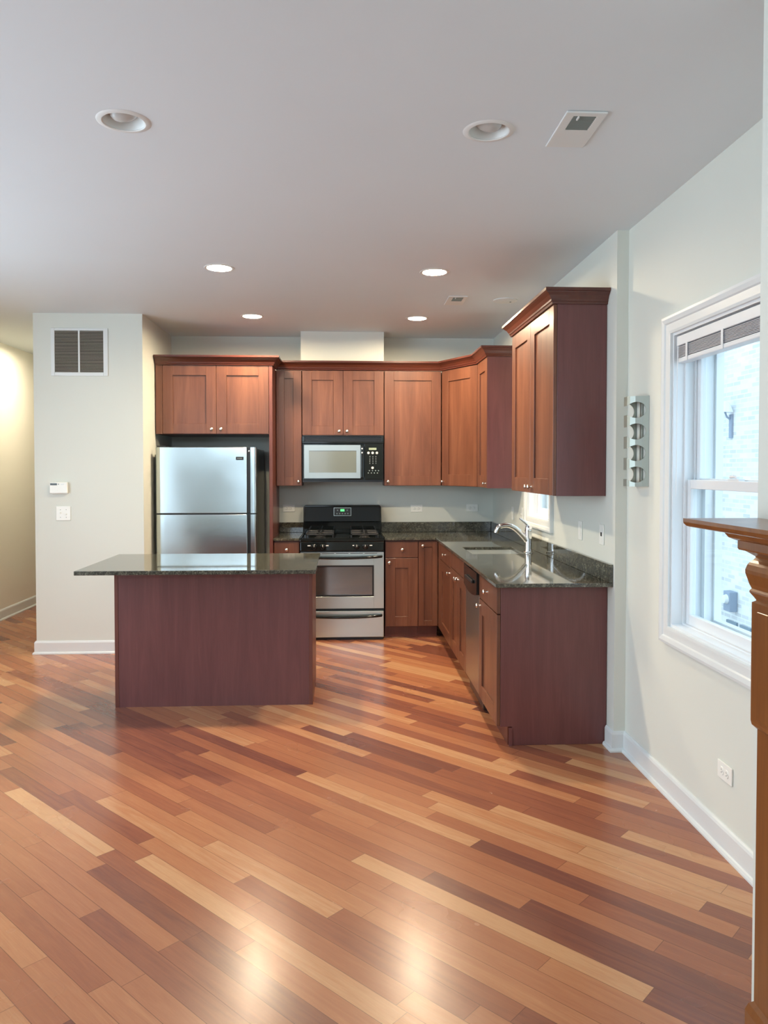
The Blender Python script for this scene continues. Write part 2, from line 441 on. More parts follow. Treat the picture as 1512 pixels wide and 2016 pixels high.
obj('sash_lock', lk, 'vinyl', low2)
w3, low3, up3, zm3 = make_window('window_3', XK, SWN, .080, .062, meet=1.70)

# ------------------------------------------------------------------ outdoors: neighbouring brick building across the gangway
t0 = thing('neighbor_building', 'pale brick building seen through the right window', 'building', (5.88, 9.0, -1.3))
obj('brick_wall', bx(nb(), 0, .4, -6, 3.0, 0, 9), 'brick', t0)
p = obj('stone_pier', bx(nb(), -.30, .4, 3.0, 3.6, 0, 9), 'concrete', t0)
for z in (.62, .95, 1.66, 2.35, 3.05, 3.76, 4.46): obj('mortar_joint', bx(nb(), -.304, -.001, 2.990, 2.9995, z-.008, z+.008), 'trim', p)
obj('pink_base_block', bx(nb(), -.302, 0, 2.985, 2.9995, 0, .60), 'pink', p)
for k, yy in enumerate((2.35, 1.95, 1.55)):
    fr = obj('basement_window', bx(nb(), -.03, -.001, yy-.15, yy+.15, .28, .52), 'bluegrey', t0)
struct('ground', bx(nb(), 1.74, 12, -6, 20, -1.45, -1.301), 'groundm')
ln = thing('wall_lantern', 'white shaded outdoor lantern on the pale brick wall', 'lantern', (5.878, 11.45, 2.26))
obj('backplate', bx(nb(), -.03, 0, -.04, .04, -.26, .10), 'concrete', ln, bevel=.006)
obj('shade', lathe(nb(), [(.035, .30), (.075, .27), (.13, .13), (.125, .13), (.07, .262), (0, .29)], 24, Matrix.Translation((-.12, 0, .0))), 'vinyl', ln, smooth=True)
obj('arm', tube(nb(), [(-.02, 0, .02), (-.08, 0, .06), (-.12, 0, .16), (-.12, 0, .27)], .014, 10), 'concrete', ln, smooth=True)
mt = thing('utility_meter', 'grey utility meter on the lower brick wall outside', 'meter', (5.878, 11.32, -.62))
obj('meter_box', bx(nb(), -.12, 0, -.10, .10, 0, .30), 'concrete', mt, bevel=.01)
obj('meter_dial', lathe(nb(), [(0, .06), (.06, .05), (.075, 0)], 24, Matrix.Translation((-.12, 0, .18)) @ Matrix.Rotation(R(-90), 4, 'Y')), 'vinyl', mt, smooth=True)

# ------------------------------------------------------------------ window blind, raised to the head of window 2
bl = thing('window_blind', 'raised white slatted blind bunched at the top of the right window', 'blind', (1.552, 3.036, 2.152))
hw = .455
obj('headrail', bx(nb(), -.026, .022, -hw, hw, -.050, -.006), 'vinyl', bl, bevel=.003)
sl = nb(); random.seed(3)
for k in range(9):
    z = -.056 - k*.0056
    bx(sl, -.024 + .001*random.random(), .024, -hw+.006, hw-.006, z-.0032, z)
obj('slat_stack', sl, 'blind', bl)
obj('bottom_rail', bx(nb(), -.026, .026, -hw+.006, hw-.006, -.128, -.107), 'vinyl', bl, bevel=.004)
for yy in (.345, 0.02, -.30):
    obj('ladder_tape', bx(nb(), -.029, -.0265, yy-.009, yy+.009, -.128, -.048), 'vinyl', bl)
obj('tilt_wand', tube(nb(), [(-.034, hw-.035, -.055), (-.034, hw-.033, -.30), (-.034, hw-.033, -.74)], .0035, 8), 'vinyl', bl, smooth=True)

# ------------------------------------------------------------------ cabinet helpers (local frame: front faces -y, x to the right)
DT = .020
def knob(parent, x, z, y=0.0):
    m = Matrix.Translation((x, y, z)) @ Matrix.Rotation(R(90), 4, 'X')
    return obj('knob', lathe(nb(), [(0, 0), (.0075, 0), (.006, .004), (.0052, .012), (.009, .017), (.0142, .021), (.0150, .025), (.0125, .029), (.006, .0315), (0, .032)], 20, m), 'knob', parent, smooth=True)
def shaker(root, name, x0, x1, z0, z1, kn=None, st=.088, mat='door', y=0.0):
    bm = nb(); r = .0105
    st = min(st, (x1-x0)*.32)
    bx(bm, x0, x0+st, y, y+DT, z0, z1); bx(bm, x1-st, x1, y, y+DT, z0, z1)
    bx(bm, x0+st, x1-st, y, y+DT, z0, z0+st); bx(bm, x0+st, x1-st, y, y+DT, z1-st, z1)
    bx(bm, x0+st, x1-st, y+r, y+DT-.002, z0+st, z1-st)
    o = obj(name, bm, mat, root, bevel=.0012, seg=1)
    if kn: knob(o, kn[0], kn[1], y)
    return o
def slab(root, name, x0, x1, z0, z1, kn=None, mat='door', y=0.0):
    o = obj(name, bx(nb(), x0, x1, y, y+DT, z0, z1), mat, root, bevel=.002)
    if kn: knob(o, kn[0], kn[1], y)
    return o
CROWN = [(-.018, -.003), (.010, -.003), (.013, .008), (.018, .012), (.020, .022), (.034, .042), (.050, .056), (.052, .060), (.060, .062), (.060, .078), (-.018, .078)]
ZU0, ZU1 = 1.376, 2.452     # wall cabinets

# --- refrigerator enclosure cabinet
fx0, fx1, fy = -1.668, -.676, 6.872
c = thing('refrigerator_cabinet', 'cherry two-door wall cabinet above the stainless refrigerator', 'cabinet', (fx0, fy, 1.842))
W_ = fx1-fx0; h = 2.452-1.842
obj('cabinet_body', bx(nb(), 0, W_, .0205, YB-fy-.002, 0, h), 'carcass', c, bevel=.001, seg=1)
slab(c, 'filler_strip', .002, .060, .0, h)
shaker(c, 'door', .063, .529, .004, h-.004, (.490, .045))
shaker(c, 'door', .532, W_-.003, .004, h-.004, (.572, .045))
obj('crown', sweep(nb(), [(0.001, 0), (W_+.034, 0), (W_+.034, .266)], [(o_, h+z) for o_, z in CROWN]), 'crown', c)
c = tag(obj('refrigerator_side_panel', bx(nb(), 0, .030, 0, YB-fy-.002, 0, 2.4485), 'carcass', bevel=.001, seg=1, loc=(fx1+.001, fy, 0)), 'tall cherry panel between the refrigerator and the stove corner', 'panel')

# --- wall cabinets along the back
def upper(name, label, x0, x1, z0, doors, cat='cabinet', yf=7.200, panels=()):
    c = thing(name, label, cat, (x0, yf, z0)); W = x1-x0; H = ZU1-z0
    obj('cabinet_body', bx(nb(), .0005, W-.0005, DT+.0005, YB-yf-.002, 0, H), 'carcass', c, bevel=.001, seg=1)
    for a, b_, k in doors: shaker(c, 'door', a, b_, .003, H-.003, (k[0], k[1]))
    return c
upper('wall_cabinet', 'narrow cherry wall cabinet left of the microwave', -.644, -.405, ZU0, [(.004, .236, (.208, .040))])
upper('wall_cabinet', 'short two-door cherry wall cabinet above the microwave', -.403, .361, 1.846, [(.003, .3805, (.345, .040)), (.3835, .761, (.419, .040))])
upper('wall_cabinet', 'wide single-door cherry wall cabinet right of the microwave', .363, .900, ZU0, [(.003, .534, (.036, .040))])
# diagonal corner cabinet
A = Vector((.903, 7.200)); B = Vector((1.156, 6.705)); d = (B-A); wd = d.length; ang = math.atan2(d.y, d.x)
c = thing('corner_wall_cabinet', 'angled cherry wall cabinet in the kitchen corner', 'cabinet', (A.x, A.y, ZU0), ang)
def tolocal(p):
    q = Vector((p[0]-A.x, p[1]-A.y)); ca, sa = math.cos(-ang), math.sin(-ang)
    return (q.x*ca - q.y*sa, q.x*sa + q.y*ca)
nv = Vector((-d.y, d.x)).normalized()*DT*1.03
pts = [A+nv+d*.004, Vector((.903, 7.538)), Vector((1.455, 7.538)), Vector((1.455, 6.707)), Vector((1.176, 6.707)), B+nv-d*.004]
obj('cabinet_body', prism(nb(), [tolocal(p_) for p_ in pts], 0, ZU1-ZU0), 'carcass', c)
shaker(c, 'door', .004, wd-.004, .003, ZU1-ZU0-.003, (.036, .040), st=.105)
# right-wall narrow cabinet (faces -X)
c = thing('wall_cabinet', 'narrow cherry wall cabinet on the right wall beside the corner', 'cabinet', (1.156, 6.702, ZU0), R(-90))
wn_ = 6.702-6.25
obj('cabinet_body', bx(nb(), 0, wn_-.012, DT+.0005, XK-1.156-.002, 0, ZU1-ZU0), 'carcass', c)
obj('end_panel', bx(nb(), wn_-.0115, wn_, .004, XK-1.156-.002, 0, ZU1-ZU0), 'panel', c)
shaker(c, 'door', .003, wn_-.003, .003, ZU1-ZU0-.003, (wn_-.045, .040), st=.10)
# crown over the run
b = sweep(nb(), [(-.641, 7.200), (.902, 7.200), (1.156, 6.704), (1.156, 6.25), (1.454, 6.25)], [(o_, ZU1+.0035+z) for o_, z in CROWN])
tag(obj('crown_moulding', b, 'crown'), 'dark cherry crown moulding running over the back wall cabinets into the corner', 'moulding')
# large right-wall cabinet
yf0, yn = 5.30, 4.235
c = thing('wall_cabinet', 'big two-door cherry wall cabinet hanging on the right wall beside the sink window', 'cabinet', (1.155, yf0, 1.385), R(-90))
wn_ = yf0-yn; H = ZU1-1.385; dp = XK-1.155-.002
obj('cabinet_body', bx(nb(), 0, wn_-.0155, DT+.0005, dp, 0, H), 'carcass', c)
obj('end_panel', bx(nb(), wn_-.015, wn_, .0215, dp, 0, H), 'panel', c, bevel=.001, seg=1)
shaker(c, 'door', .003, .531, .003, H-.003, (.495, .040), st=.092)
shaker(c, 'door', .534, wn_-.002, .003, H-.003, (.574, .040), st=.092)
obj('crown', sweep(nb(), [(0, dp), (0, 0), (wn_, 0), (wn_, dp)][::1], [(o_, H+.001+z) for o_, z in CROWN]), 'crown', c)

# ------------------------------------------------------------------ base cabinets
ZT = .915; TH = .022; ZB = ZT-TH
def basecab(name, label, x0, x1, yf, depth, loc=None, rz=0, toe=.065, body='carcass', toe_h=.105):
    c = thing(name, label, 'cabinet', loc or (x0, yf, 0), rz); W = x1-x0
    obj('cabinet_body', bx(nb(), .0005, W-.0005, DT+.0005, depth, toe_h, ZB-.001), body, c)
    obj('toe_kick', bx(nb(), .0005, W-.0005, toe, depth, 0, toe_h-.0005), 'carcass', c)
    return c
yf = 6.912; dpb = YB-yf-.002
c = basecab('base_cabinet', 'small cherry base cabinet left of the stove', -.642, -.412, yf, dpb)
slab(c, 'drawer', .004, .226, .735, .880, (.115, .812)); shaker(c, 'door', .004, .226, .110, .728, (.195, .69))
c = basecab('base_cabinet', 'cherry base cabinet with drawer and door right of the stove', .357, .657, yf, dpb)
slab(c, 'drawer', .003, .297, .735, .880, (.155, .808)); shaker(c, 'door', .003, .297, .110, .728, (.038, .690))
c = basecab('base_cabinet', 'tall-door cherry base cabinet in the inner corner', .658, .835, yf, dpb)
shaker(c, 'door', .003, .176, .110, .880, (.040, .842), st=.05)
XF = .836
def rcab(name, label, ya, yb, end=0, top=None):
    c = thing(name, label, 'cabinet', (XF, ya, 0), R(-90)); W = ya-yb
    dp = XK-XF-.003
    obj('cabinet_body', bx(nb(), .0005, W-end-.0005, DT+.0005, dp, .105, top or ZB-.001), 'carcass', c)
    if top: obj('front_rail', bx(nb(), .0005, W-.0005, DT+.0005, .060, top+.0005, ZB-.001), 'carcass', c)
    obj('toe_kick', bx(nb(), .0005, W-end-.0005, .065, dp, 0, .1045), 'carcass', c)
    return c, W
c, W = rcab('base_cabinet', 'cherry base cabinet with drawer beyond the sink on the right run', 6.888, 6.062)
slab(c, 'filler_strip', .001, .160, .110, .880)
slab(c, 'drawer', .163, W-.003, .742, .880, (.50, .815)); shaker(c, 'door', .163, W-.003, .110, .735, (W-.045, .700))
c, W = rcab('sink_base_cabinet', 'cherry two-door base cabinet under the sink', 6.060, 5.296, top=.700)
slab(c, 'false_drawer_front', .003, W-.003, .760, .880)
shaker(c, 'door', .003, W/2-.0015, .110, .753, (W/2-.040, .715)); shaker(c, 'door', W/2+.0015, W-.003, .110, .753, (W/2+.040, .715))
c, W = rcab('base_cabinet', 'cherry base cabinet with exposed end panel nearest on the right run', 4.764, 4.195, .014)
slab(c, 'drawer', .003, W-.001, .735, .880, (W/2, .812)); shaker(c, 'door', .003, W-.001, .110, .728, (.050, .690))
dp = XK-XF-.003
e = nb(); prism(e, [(.0215, .105), (.0215, ZB-.001), (dp, ZB-.001), (dp, 0), (.085, 0), (.085, .105)], W-.0135, W)
for v_ in e.verts: v_.co = Vector((v_.co.z, v_.co.x, v_.co.y))
obj('end_panel', e, 'panel', c, bevel=.001, seg=1)
obj('shoe_strip', bx(nb(), W+.0005, W+.008, .068, .086, 0, .10), 'panel', c)

# ------------------------------------------------------------------ countertops
c = thing('granite_countertop', 'L-shaped dark granite countertop around the sink', 'countertop', (.353, 6.885, ZB))
lx, ly = .353, 6.885
SX0, SX1, SY0, SY1 = .925, 1.315, 5.555, 6.045
xs = sorted([.352, .812, SX0, SX1, XK-.002]); ys = sorted([4.105, SY0, SY1, 6.885, YB-.002])
def fill(x, y):
    if SX0 < x < SX1 and SY0 < y < SY1: return False
    return y > 6.885 or x > .812
b = cells(nb(), [x-lx for x in xs], [y-ly for y in ys], lambda x, y: fill(x+lx, y+ly), 0, TH)
obj('worktop', b, 'granite', c, bevel=.003)
obj('backsplash', bx(nb(), .352-lx, XK-.024-lx, YB-.022-ly, YB-.002-ly, TH+.0003, TH+.098), 'granite', c, bevel=.002)
obj('backsplash', bx(nb(), XK-.022-lx, XK-.002-lx, 4.108-ly, YB-.0245-ly+.022, TH+.0003, TH+.100), 'granite', c, bevel=.002)
c = thing('granite_countertop', 'short strip of dark granite countertop left of the stove', 'countertop', (-.643, 6.885, ZB))
obj('worktop', bx(nb(), 0, .232, 0, YB-6.885-.002, 0, TH), 'granite', c, bevel=.003)
obj('backsplash', bx(nb(), 0, .232, YB-6.885-.022, YB-6.885-.002, TH+.0003, TH+.098), 'granite', c, bevel=.002)

# sink and faucet
s = thing('kitchen_sink', 'stainless undermount sink set in the granite countertop', 'sink', ((SX0+SX1)/2, (SY0+SY1)/2, ZB-.19))
hx, hy = (SX1-SX0)/2, (SY1-SY0)/2
b = nb(); t = .004; zt = .1895
bx(b, -hx-.012, -hx+.001, -hy-.012, hy+.012, 0, zt); bx(b, hx-.001, hx+.012, -hy-.012, hy+.012, 0, zt)
bx(b, -hx+.001, hx-.001, -hy-.012, -hy+.001, 0, zt); bx(b, -hx+.001, hx-.001, hy-.001, hy+.012, 0, zt)
bx(b, -hx+.001, hx-.001, -hy+.001, hy-.001, 0, .006)
obj('bowl', b, 'sink_steel', s)
obj('drain', lathe(nb(), [(0, .008), (.03, .008), (.042, .0075), (.044, .0062)], 24), 'chrome', s, smooth=True)
f = thing('faucet', 'chrome single-lever kitchen faucet behind the sink', 'faucet', (1.352, 5.62, ZT+.0005))
obj('faucet_body', lathe(nb(), [(0, 0), (.034, 0), (.034, .006), (.027, .012), (.025, .03), (.025, .158), (.027, .160), (.027, .166), (.025, .168), (.025, .186), (.020, .200), (0, .206)], 28), 'chrome', f, smooth=True)
pts = []
P0, P1, P2, P3 = Vector((-.005, 0, .085)), Vector((-.075, 0, .165)), Vector((-.130, 0, .235)), Vector((-.225, -.005, .190))
for k in range(15):
    u_ = k/14; pts.append((1-u_)**3*P0 + 3*u_*(1-u_)**2*P1 + 3*u_*u_*(1-u_)*P2 + u_**3*P3)
pts.append(P3 + Vector((-.012, 0, -.024)))
sp_ = obj('spout', tube(nb(), pts, [.022-.005*k/15 for k in range(16)], 18), 'chrome', f, smooth=True)
obj('spray_head', tube(nb(), [P3+Vector((-.004, 0, -.008)), P3+Vector((-.014, 0, -.030)), P3+Vector((-.018, 0, -.042))], [.0185, .019, .0165], 18), 'chrome', sp_, smooth=True)
lv = nb(); tube(lv, [(0, 0, .196), (-.022, 0, .220), (-.055, 0, .246), (-.068, 0, .254)], [.011, .010, .008, .006], 12)
obj('lever', lv, 'chrome', f, smooth=True)

# ------------------------------------------------------------------ dishwasher (faces -X)
c = thing('dishwasher', 'stainless dishwasher with black control panel under the right counter', 'dishwasher', (XF, 5.294, 0), R(-90))
W = 5.294-4.766
obj('tub', bx(nb(), .002, W-.002, .0305, XK-XF-.01, .02, ZB-.003), 'black', c)
obj('door_panel', bx(nb(), .004, W-.004, 0, .030, .115, .742), 'dw_steel', c, bevel=.004)
n_ = 14; pr = []
for k in range(n_+1):
    x = .004+(W-.008)*k/n_; u_ = 2*k/n_-1; pr.append((x, .745 - .028*(1-u_*u_)))
pp = pr + [(W-.004, .884), (.004, .884)]
e = nb(); prism(e, pp, -.016, .030)
for v_ in e.verts: v_.co = Vector((v_.co.x, v_.co.z, v_.co.y))
cp = obj('control_panel', e, 'black_gloss', c, bevel=.003)
obj('handle', bx(nb(), .12, W-.12, -.030, -.0165, .800, .822), 'black', cp, bevel=.005)
obj('toe_kick', bx(nb(), .004, W-.004, .058, .30, .0, .108), 'black', c)

# ------------------------------------------------------------------ range
rx0, rx1, ry = -.4065, .3485, 6.862
RW = rx1-rx0; RC = RW/2
c = thing('gas_range', 'stainless and black gas stove between the base cabinets', 'stove', (rx0, ry, 0))
obj('oven_body', bx(nb(), .003, RW-.003, .040, YB-ry-.02, .012, .885), 'black', c)
ck = nb(); bx(ck, 0, RW, -.010, YB-ry-.02, .8855, .908)
bx(ck, 0, .014, .0, .54, .908, .918); bx(ck, RW-.014, RW, .0, .54, .908, .918); bx(ck, .014, RW-.014, -.004, .016, .908, .917)
obj('cooktop', ck, 'black_gloss', c, bevel=.006)
cpn = nb(); prism(cpn, [(-.014, .803), (.038, .803), (.038, .885), (-.010, .885)], .004, RW-.004)
for v_ in cpn.verts: v_.co = Vector((v_.co.z, v_.co.x, v_.co.y))
cpn = obj('control_panel', cpn, 'black_gloss', c, bevel=.006)
for x in (.128, .204, .506, .582):
    m = Matrix.Translation((x, -.017, .843)) @ Matrix.Rotation(R(98), 4, 'X')
    k_ = obj('control_knob', lathe(nb(), [(0, .001), (.026, .001), (.026, .006), (.0205, .010), (.018, .026), (.015, .029), (0, .030)], 24, m), 'black_gloss', cpn, smooth=True)
    obj('pointer', bx(nb(), x-.0016, x+.0016, -.0505, -.0465, .843, .862), 'legend', k_)
for x0_, x1_ in ((.070, .096), (.233, .256), (.470, .484), (.622, .645)):
    obj('knob_legend', bx(nb(), x0_, x1_, -.0206, -.0150, .848, .856), 'legend', cpn)
# oven door with window
dr = nb(); zx0, zx1, zz0, zz1 = .095, .660, .392, .672
bx(dr, .005, zx0, 0, .038, .285, .792); bx(dr, zx1, RW-.005, 0, .038, .285, .792)
bx(dr, zx0, zx1, 0, .038, .285, zz0); bx(dr, zx0, zx1, 0, .038, zz1, .792)
dr = obj('oven_door', dr, 'steel', c, bevel=.0015, seg=1)
fr = nb(); q_ = .014
bx(fr, zx0, zx0+q_, .004, .014, zz0, zz1); bx(fr, zx1-q_, zx1, .004, .014, zz0, zz1)
bx(fr, zx0+q_, zx1-q_, .004, .014, zz0, zz0+q_); bx(fr, zx0+q_, zx1-q_, .004, .014, zz1-q_, zz1)
obj('window_border', fr, 'black', dr)
obj('oven_window', bx(nb(), zx0, zx1, .0145, .034, zz0, zz1), 'oven_glass', dr)
vt = nb()
for k in range(5): bx(vt, .065+k*.128, .065+k*.128+.112, -.001, .004, .778, .7825)
obj('door_vent', vt, 'dark', dr)
def bow(z, amp=.028):
    b = nb(); P = []
    for k in range(17):
        u_ = 2*k/16-1; P.append((RC+u_*(RC-.028), -.012-amp*(1-u_*u_)**.5*1.0, z-.010*(1-u_*u_)))
    tube(b, [(P[0][0], .0, z)]+P+[(P[-1][0], .0, z)], .0125, 12); return b
obj('oven_handle', bow(.752), 'black_gloss', dr, smooth=True)
dw = obj('warming_drawer', bx(nb(), .005, RW-.005, 0, .038, .026, .262), 'steel', c, bevel=.004)
obj('drawer_handle', bow(.222), 'black_gloss', dw, smooth=True)
obj('kick_plate', bx(nb(), .01, RW-.01, .03, .06, 0, .0255), 'black', c)
# backguard: rounded top corners, control clock
def rrect(x0, x1, z0, z1, r, n=8, bottom=False):
    P = [(x0, z0), (x1, z0)]
    for k in range(n+1): a = math.pi/2*k/n; P.append((x1-r+r*math.cos(a), z1-r+r*math.sin(a)))
    for k in range(n+1): a = math.pi/2+math.pi/2*k/n; P.append((x0+r+r*math.cos(a), z1-r+r*math.sin(a)))
    return P
gz = .9085; yb0 = 7.395-ry
def upright(P, ya, yb):
    b = nb(); prism(b, P, ya, yb)
    for v_ in b.verts: v_.co = Vector((v_.co.x, v_.co.z, v_.co.y))
    return b
bgd = obj('backguard', upright(rrect(.004, RW-.004, gz, 1.187, .028), yb0, YB-ry-.02), 'black_gloss', c, bevel=.006)
pn = nb(); prism(pn, [(-.034, 1.028), (0, 1.022), (0, 1.170), (-.012, 1.174)], .016, RW-.016)
for v_ in pn.verts: v_.co = Vector((v_.co.z, v_.co.x+yb0, v_.co.y))
pn = obj('backguard_console', pn, 'black_gloss', bgd, bevel=.008)
def tilt(z): return yb0-.034 + (z-1.028)*(.022/.146)
ck_ = nb(); bx(ck_, RC-.080, RC+.080, tilt(1.13)-.006, tilt(1.13)+.006, 1.088, 1.160)
ck_ = obj('clock_panel', ck_, 'black', pn, bevel=.004)
fr = nb(); y_ = tilt(1.13)-.0075
for (a, b2, z0_, z1_) in ((-.083, .083, 1.160, 1.163), (-.083, .083, 1.085, 1.088), (-.083, -.080, 1.088, 1.160), (.080, .083, 1.088, 1.160)): bx(fr, RC+a, RC+b2, y_, y_+.004, z0_, z1_)
obj('clock_bezel', fr, 'steel', ck_)
obj('clock_display', bx(nb(), RC-.019, RC+.019, y_-.0005, y_+.002, 1.128, 1.148), 'lcd_green', ck_)
bt = nb()
for k in range(5): lathe(bt, [(0, 0), (.0062, 0), (.0055, .002), (0, .002)], 12, Matrix.Translation((RC-.052+k*.026, y_+.0012, 1.106)) @ Matrix.Rotation(R(90), 4, 'X'))
for k in (-1, 1): lathe(bt, [(0, 0), (.0062, 0), (.0055, .002), (0, .002)], 12, Matrix.Translation((RC+.046*k, y_+.0012, 1.138)) @ Matrix.Rotation(R(90), 4, 'X'))
obj('clock_button', bt, 'vent_grey', ck_)
# burners and grates
for gx in (.175, RW-.175):
    for gy in (.155, .395):
        bb = nb(); lathe(bb, [(0, .016), (.032, .016), (.036, .012), (.036, .006), (.046, .004), (.050, 0)], 24, Matrix.Translation((gx, gy, .9085)))
        obj('burner', bb, 'iron', c, smooth=True)
    gb = nb(); z0_, z1_ = .938, .950
    for xx in (-.125, .113): bx(gb, gx+xx, gx+xx+.012, .045, .505, z0_, z1_)
    for yy in (.045, .269, .493): bx(gb, gx-.125, gx+.125, yy, yy+.012, z0_, z1_)
    for gy in (.155, .395):
        bx(gb, gx-.113, gx-.030, gy-.006, gy+.006, z0_, z1_+.004); bx(gb, gx+.030, gx+.113, gy-.006, gy+.006, z0_, z1_+.004)
        bx(gb, gx-.006, gx+.006, gy-.098, gy-.028, z0_, z1_+.004); bx(gb, gx-.006, gx+.006, gy+.028, gy+.098, z0_, z1_+.004)
    for xx in (-.125, .113):
        for yy in (.045, .493): bx(gb, gx+xx, gx+xx+.012, yy, yy+.012, .9085, z0_)
    obj('grate', gb, 'iron', c, bevel=.003)
obj('cooktop_center', bx(nb(), RC-.062, RC+.062, .06, .50, .9085, .916), 'black_gloss', c, bevel=.004)

# ------------------------------------------------------------------ over-the-range microwave
mx0, mx1, my, mz0, mz1 = -.3985, .3555, 7.125, 1.422, 1.8435
MW = mx1-mx0; MH = mz1-mz0
c = thing('microwave', 'stainless and black microwave mounted above the stove', 'microwave', (mx0, my, mz0))
obj('microwave_body', bx(nb(), .002, MW-.002, .0345, YB-my-.002, .0, MH-.001), 'black', c)
gr = nb(); bx(gr, 0, MW, .0, .034, MH-.072, MH-.058); bx(gr, 0, MW, 0, .034, MH-.010, MH-.001); bx(gr, 0, .022, 0, .034, MH-.058, MH-.010); bx(gr, MW-.022, MW, 0, .034, MH-.058, MH-.010)
gr = obj('vent_grille', gr, 'black_gloss', c, bevel=.002)
lv = nb()
for k in range(5): bx(lv, .022, MW-.022, .010, .026, MH-.056+k*.0095, MH-.056+k*.0095+.004)
obj('vent_louver', lv, 'black', gr)
dd = nb(); dx0, dx1, dz0, dz1 = .008, .570, .014, MH-.076
obj('door_frame', bx(nb(), dx0, dx1, .010, .034, dz0, dz1), 'black_gloss', c, bevel=.003)
px0, px1, pz0, pz1 = .018, .538, .026, MH-.088; hx0, hx1, hz0, hz1 = .064, .500, .078, MH-.140
for (a, b2, z0_, z1_) in ((px0, hx0, pz0, pz1), (hx1, px1, pz0, pz1), (hx0, hx1, pz0, hz0), (hx0, hx1, hz1, pz1)): bx(dd, a, b2, .0, .0095, z0_, z1_)
dd = obj('door', dd, 'mw_steel', c)
obj('door_window', bx(nb(), hx0, hx1, .003, .0095, hz0, hz1), plain('mw_window', (.16, .18, .16), .10, 0, .9), dd)
obj('door_handle', bx(nb(), .542, .566, -.014, .0095, .03, MH-.096), 'black_gloss', dd, bevel=.006)
kp = obj('keypad_panel', bx(nb(), .574, MW-.006, .002, .034, .014, MH-.076), 'black_gloss', c, bevel=.004)
obj('display', bx(nb(), .616, .686, .0005, .004, .288, .308), 'lcd', kp)
for k in range(3): obj('round_button', lathe(nb(), [(0, .004), (.010, .004), (.012, .001), (.012, 0)], 18, Matrix.Translation((.612+k*.039, .0018, .260)) @ Matrix.Rotation(R(90), 4, 'X')), 'legend', kp, smooth=True)
obj('round_button', lathe(nb(), [(0, .004), (.010, .004), (.012, .001), (.012, 0)], 18, Matrix.Translation((.650, .0018, .122)) @ Matrix.Rotation(R(90), 4, 'X')), 'legend', kp, smooth=True)
for i in range(3):
    for j in range(5): obj('key_mark', bx(nb(), .621+i*.028, .629+i*.028, .0006, .003, .160+j*.016, .166+j*.016), 'vent_grey', kp)
for i in range(4):
    for j in range(2): obj('key_mark', bx(nb(), .606+i*.028+j*.01, .616+i*.028+j*.01, .0006, .003, .070+j*.022, .079+j*.022), 'vent_grey', kp)
for (xx, zz) in ((.553, .300), (.553, .262)): obj('door_light_spot', lathe(nb(), [(0, .003), (.006, .002), (.007, 0)], 12, Matrix.Translation((xx, -.0145, zz)) @ Matrix.Rotation(R(90), 4, 'X')), 'legend', dd)
obj('underside', bx(nb(), .004, MW-.004, .02, .30, -.010, -.0005), 'black', c)

# ------------------------------------------------------------------ refrigerator
rx0, rx1, ry = -1.632, -.770, 6.70
FW = rx1-rx0
c = thing('refrigerator', 'stainless top-freezer refrigerator beside the left wall', 'refrigerator', (rx0, ry, 0))
obj('fridge_body', bx(nb(), .008, FW-.004, .075, .72, .02, 1.712), 'fridge_side', c, bevel=.006)
def fdoor(name, z0, z1):
    # gently bowed sheet, then the dark grip channel and the bright edge
    b = nb(); n = 18; P = []
    X1 = FW-.082
    for k in range(n+1):
        u_ = k/n; P.append((X1*u_, 0.012-.009*math.sin(math.pi*(u_*.85+.1))))
    P[0] = (0, .026); P.insert(1, (.004, .016)); P.insert(2, (.012, .0095))
    P += [(X1, .068), (0, .068)]
    prism(b, P, z0, z1)
    d_ = obj(name, b, 'fridge_steel', c, smooth=True, bevel=.003)
    obj('grip_channel', bx(nb(), X1+.0005, X1+.031, .030, .068, z0+.001, z1-.001), 'black', d_)
    b = nb(); Q = [(X1+.0315, .068), (X1+.0315, .004)]
    for k in range(9): a = math.pi/2*k/8; Q.append((FW-.020+.020*math.sin(a), .024-.020*math.cos(a)))
    Q.append((FW, .068)); prism(b, Q[::-1], z0, z1)
    obj('edge_trim', b, 'fridge_steel', d_, smooth=True)
    return d_
fz = fdoor('freezer_door', 1.152, 1.722); fd = fdoor('fridge_door', .075, 1.141)
bd = obj('badge', bx(nb(), .688, .752, -.004, .006, 1.612, 1.640), 'black', fz, bevel=.002)
bp = nb()
for k, (a, l_) in enumerate(((.700, .010), (.713, .007), (.722, .008), (.732, .009))): bx(bp, a, a+l_, -.0048, -.0035, 1.622, 1.630)
obj('badge_lettering', bp, 'vent_grey', bd)
obj('hinge_cap', bx(nb(), .01, .09, .02, .07, 1.7225, 1.735), 'black', c, bevel=.003)
obj('rivet', lathe(nb(), [(0, .003), (.006, .002), (.008, 0)], 14, Matrix.Translation((FW-.066, .0295, 1.688)) @ Matrix.Rotation(R(90), 4, 'X')), 'knob', fz, smooth=True)
obj('base_grille', bx(nb(), .01, FW-.01, .05, .074, .01, .07), 'black', c)
# dark board slid in between fridge and wall
c = thing('narrow_board', 'narrow dark board with grey edge standing between the refrigerator and the left wall', 'board', (-1.672, 6.86, 0))
obj('board', bx(nb(), .013, .034, 0, .55, 0, 1.655), 'black', c, bevel=.001)
obj('edge_strip', bx(nb(), 0, .0125, 0, .55, 0, 1.66), plain('olive_grey_edge', (.34, .33, .26), .5), c)

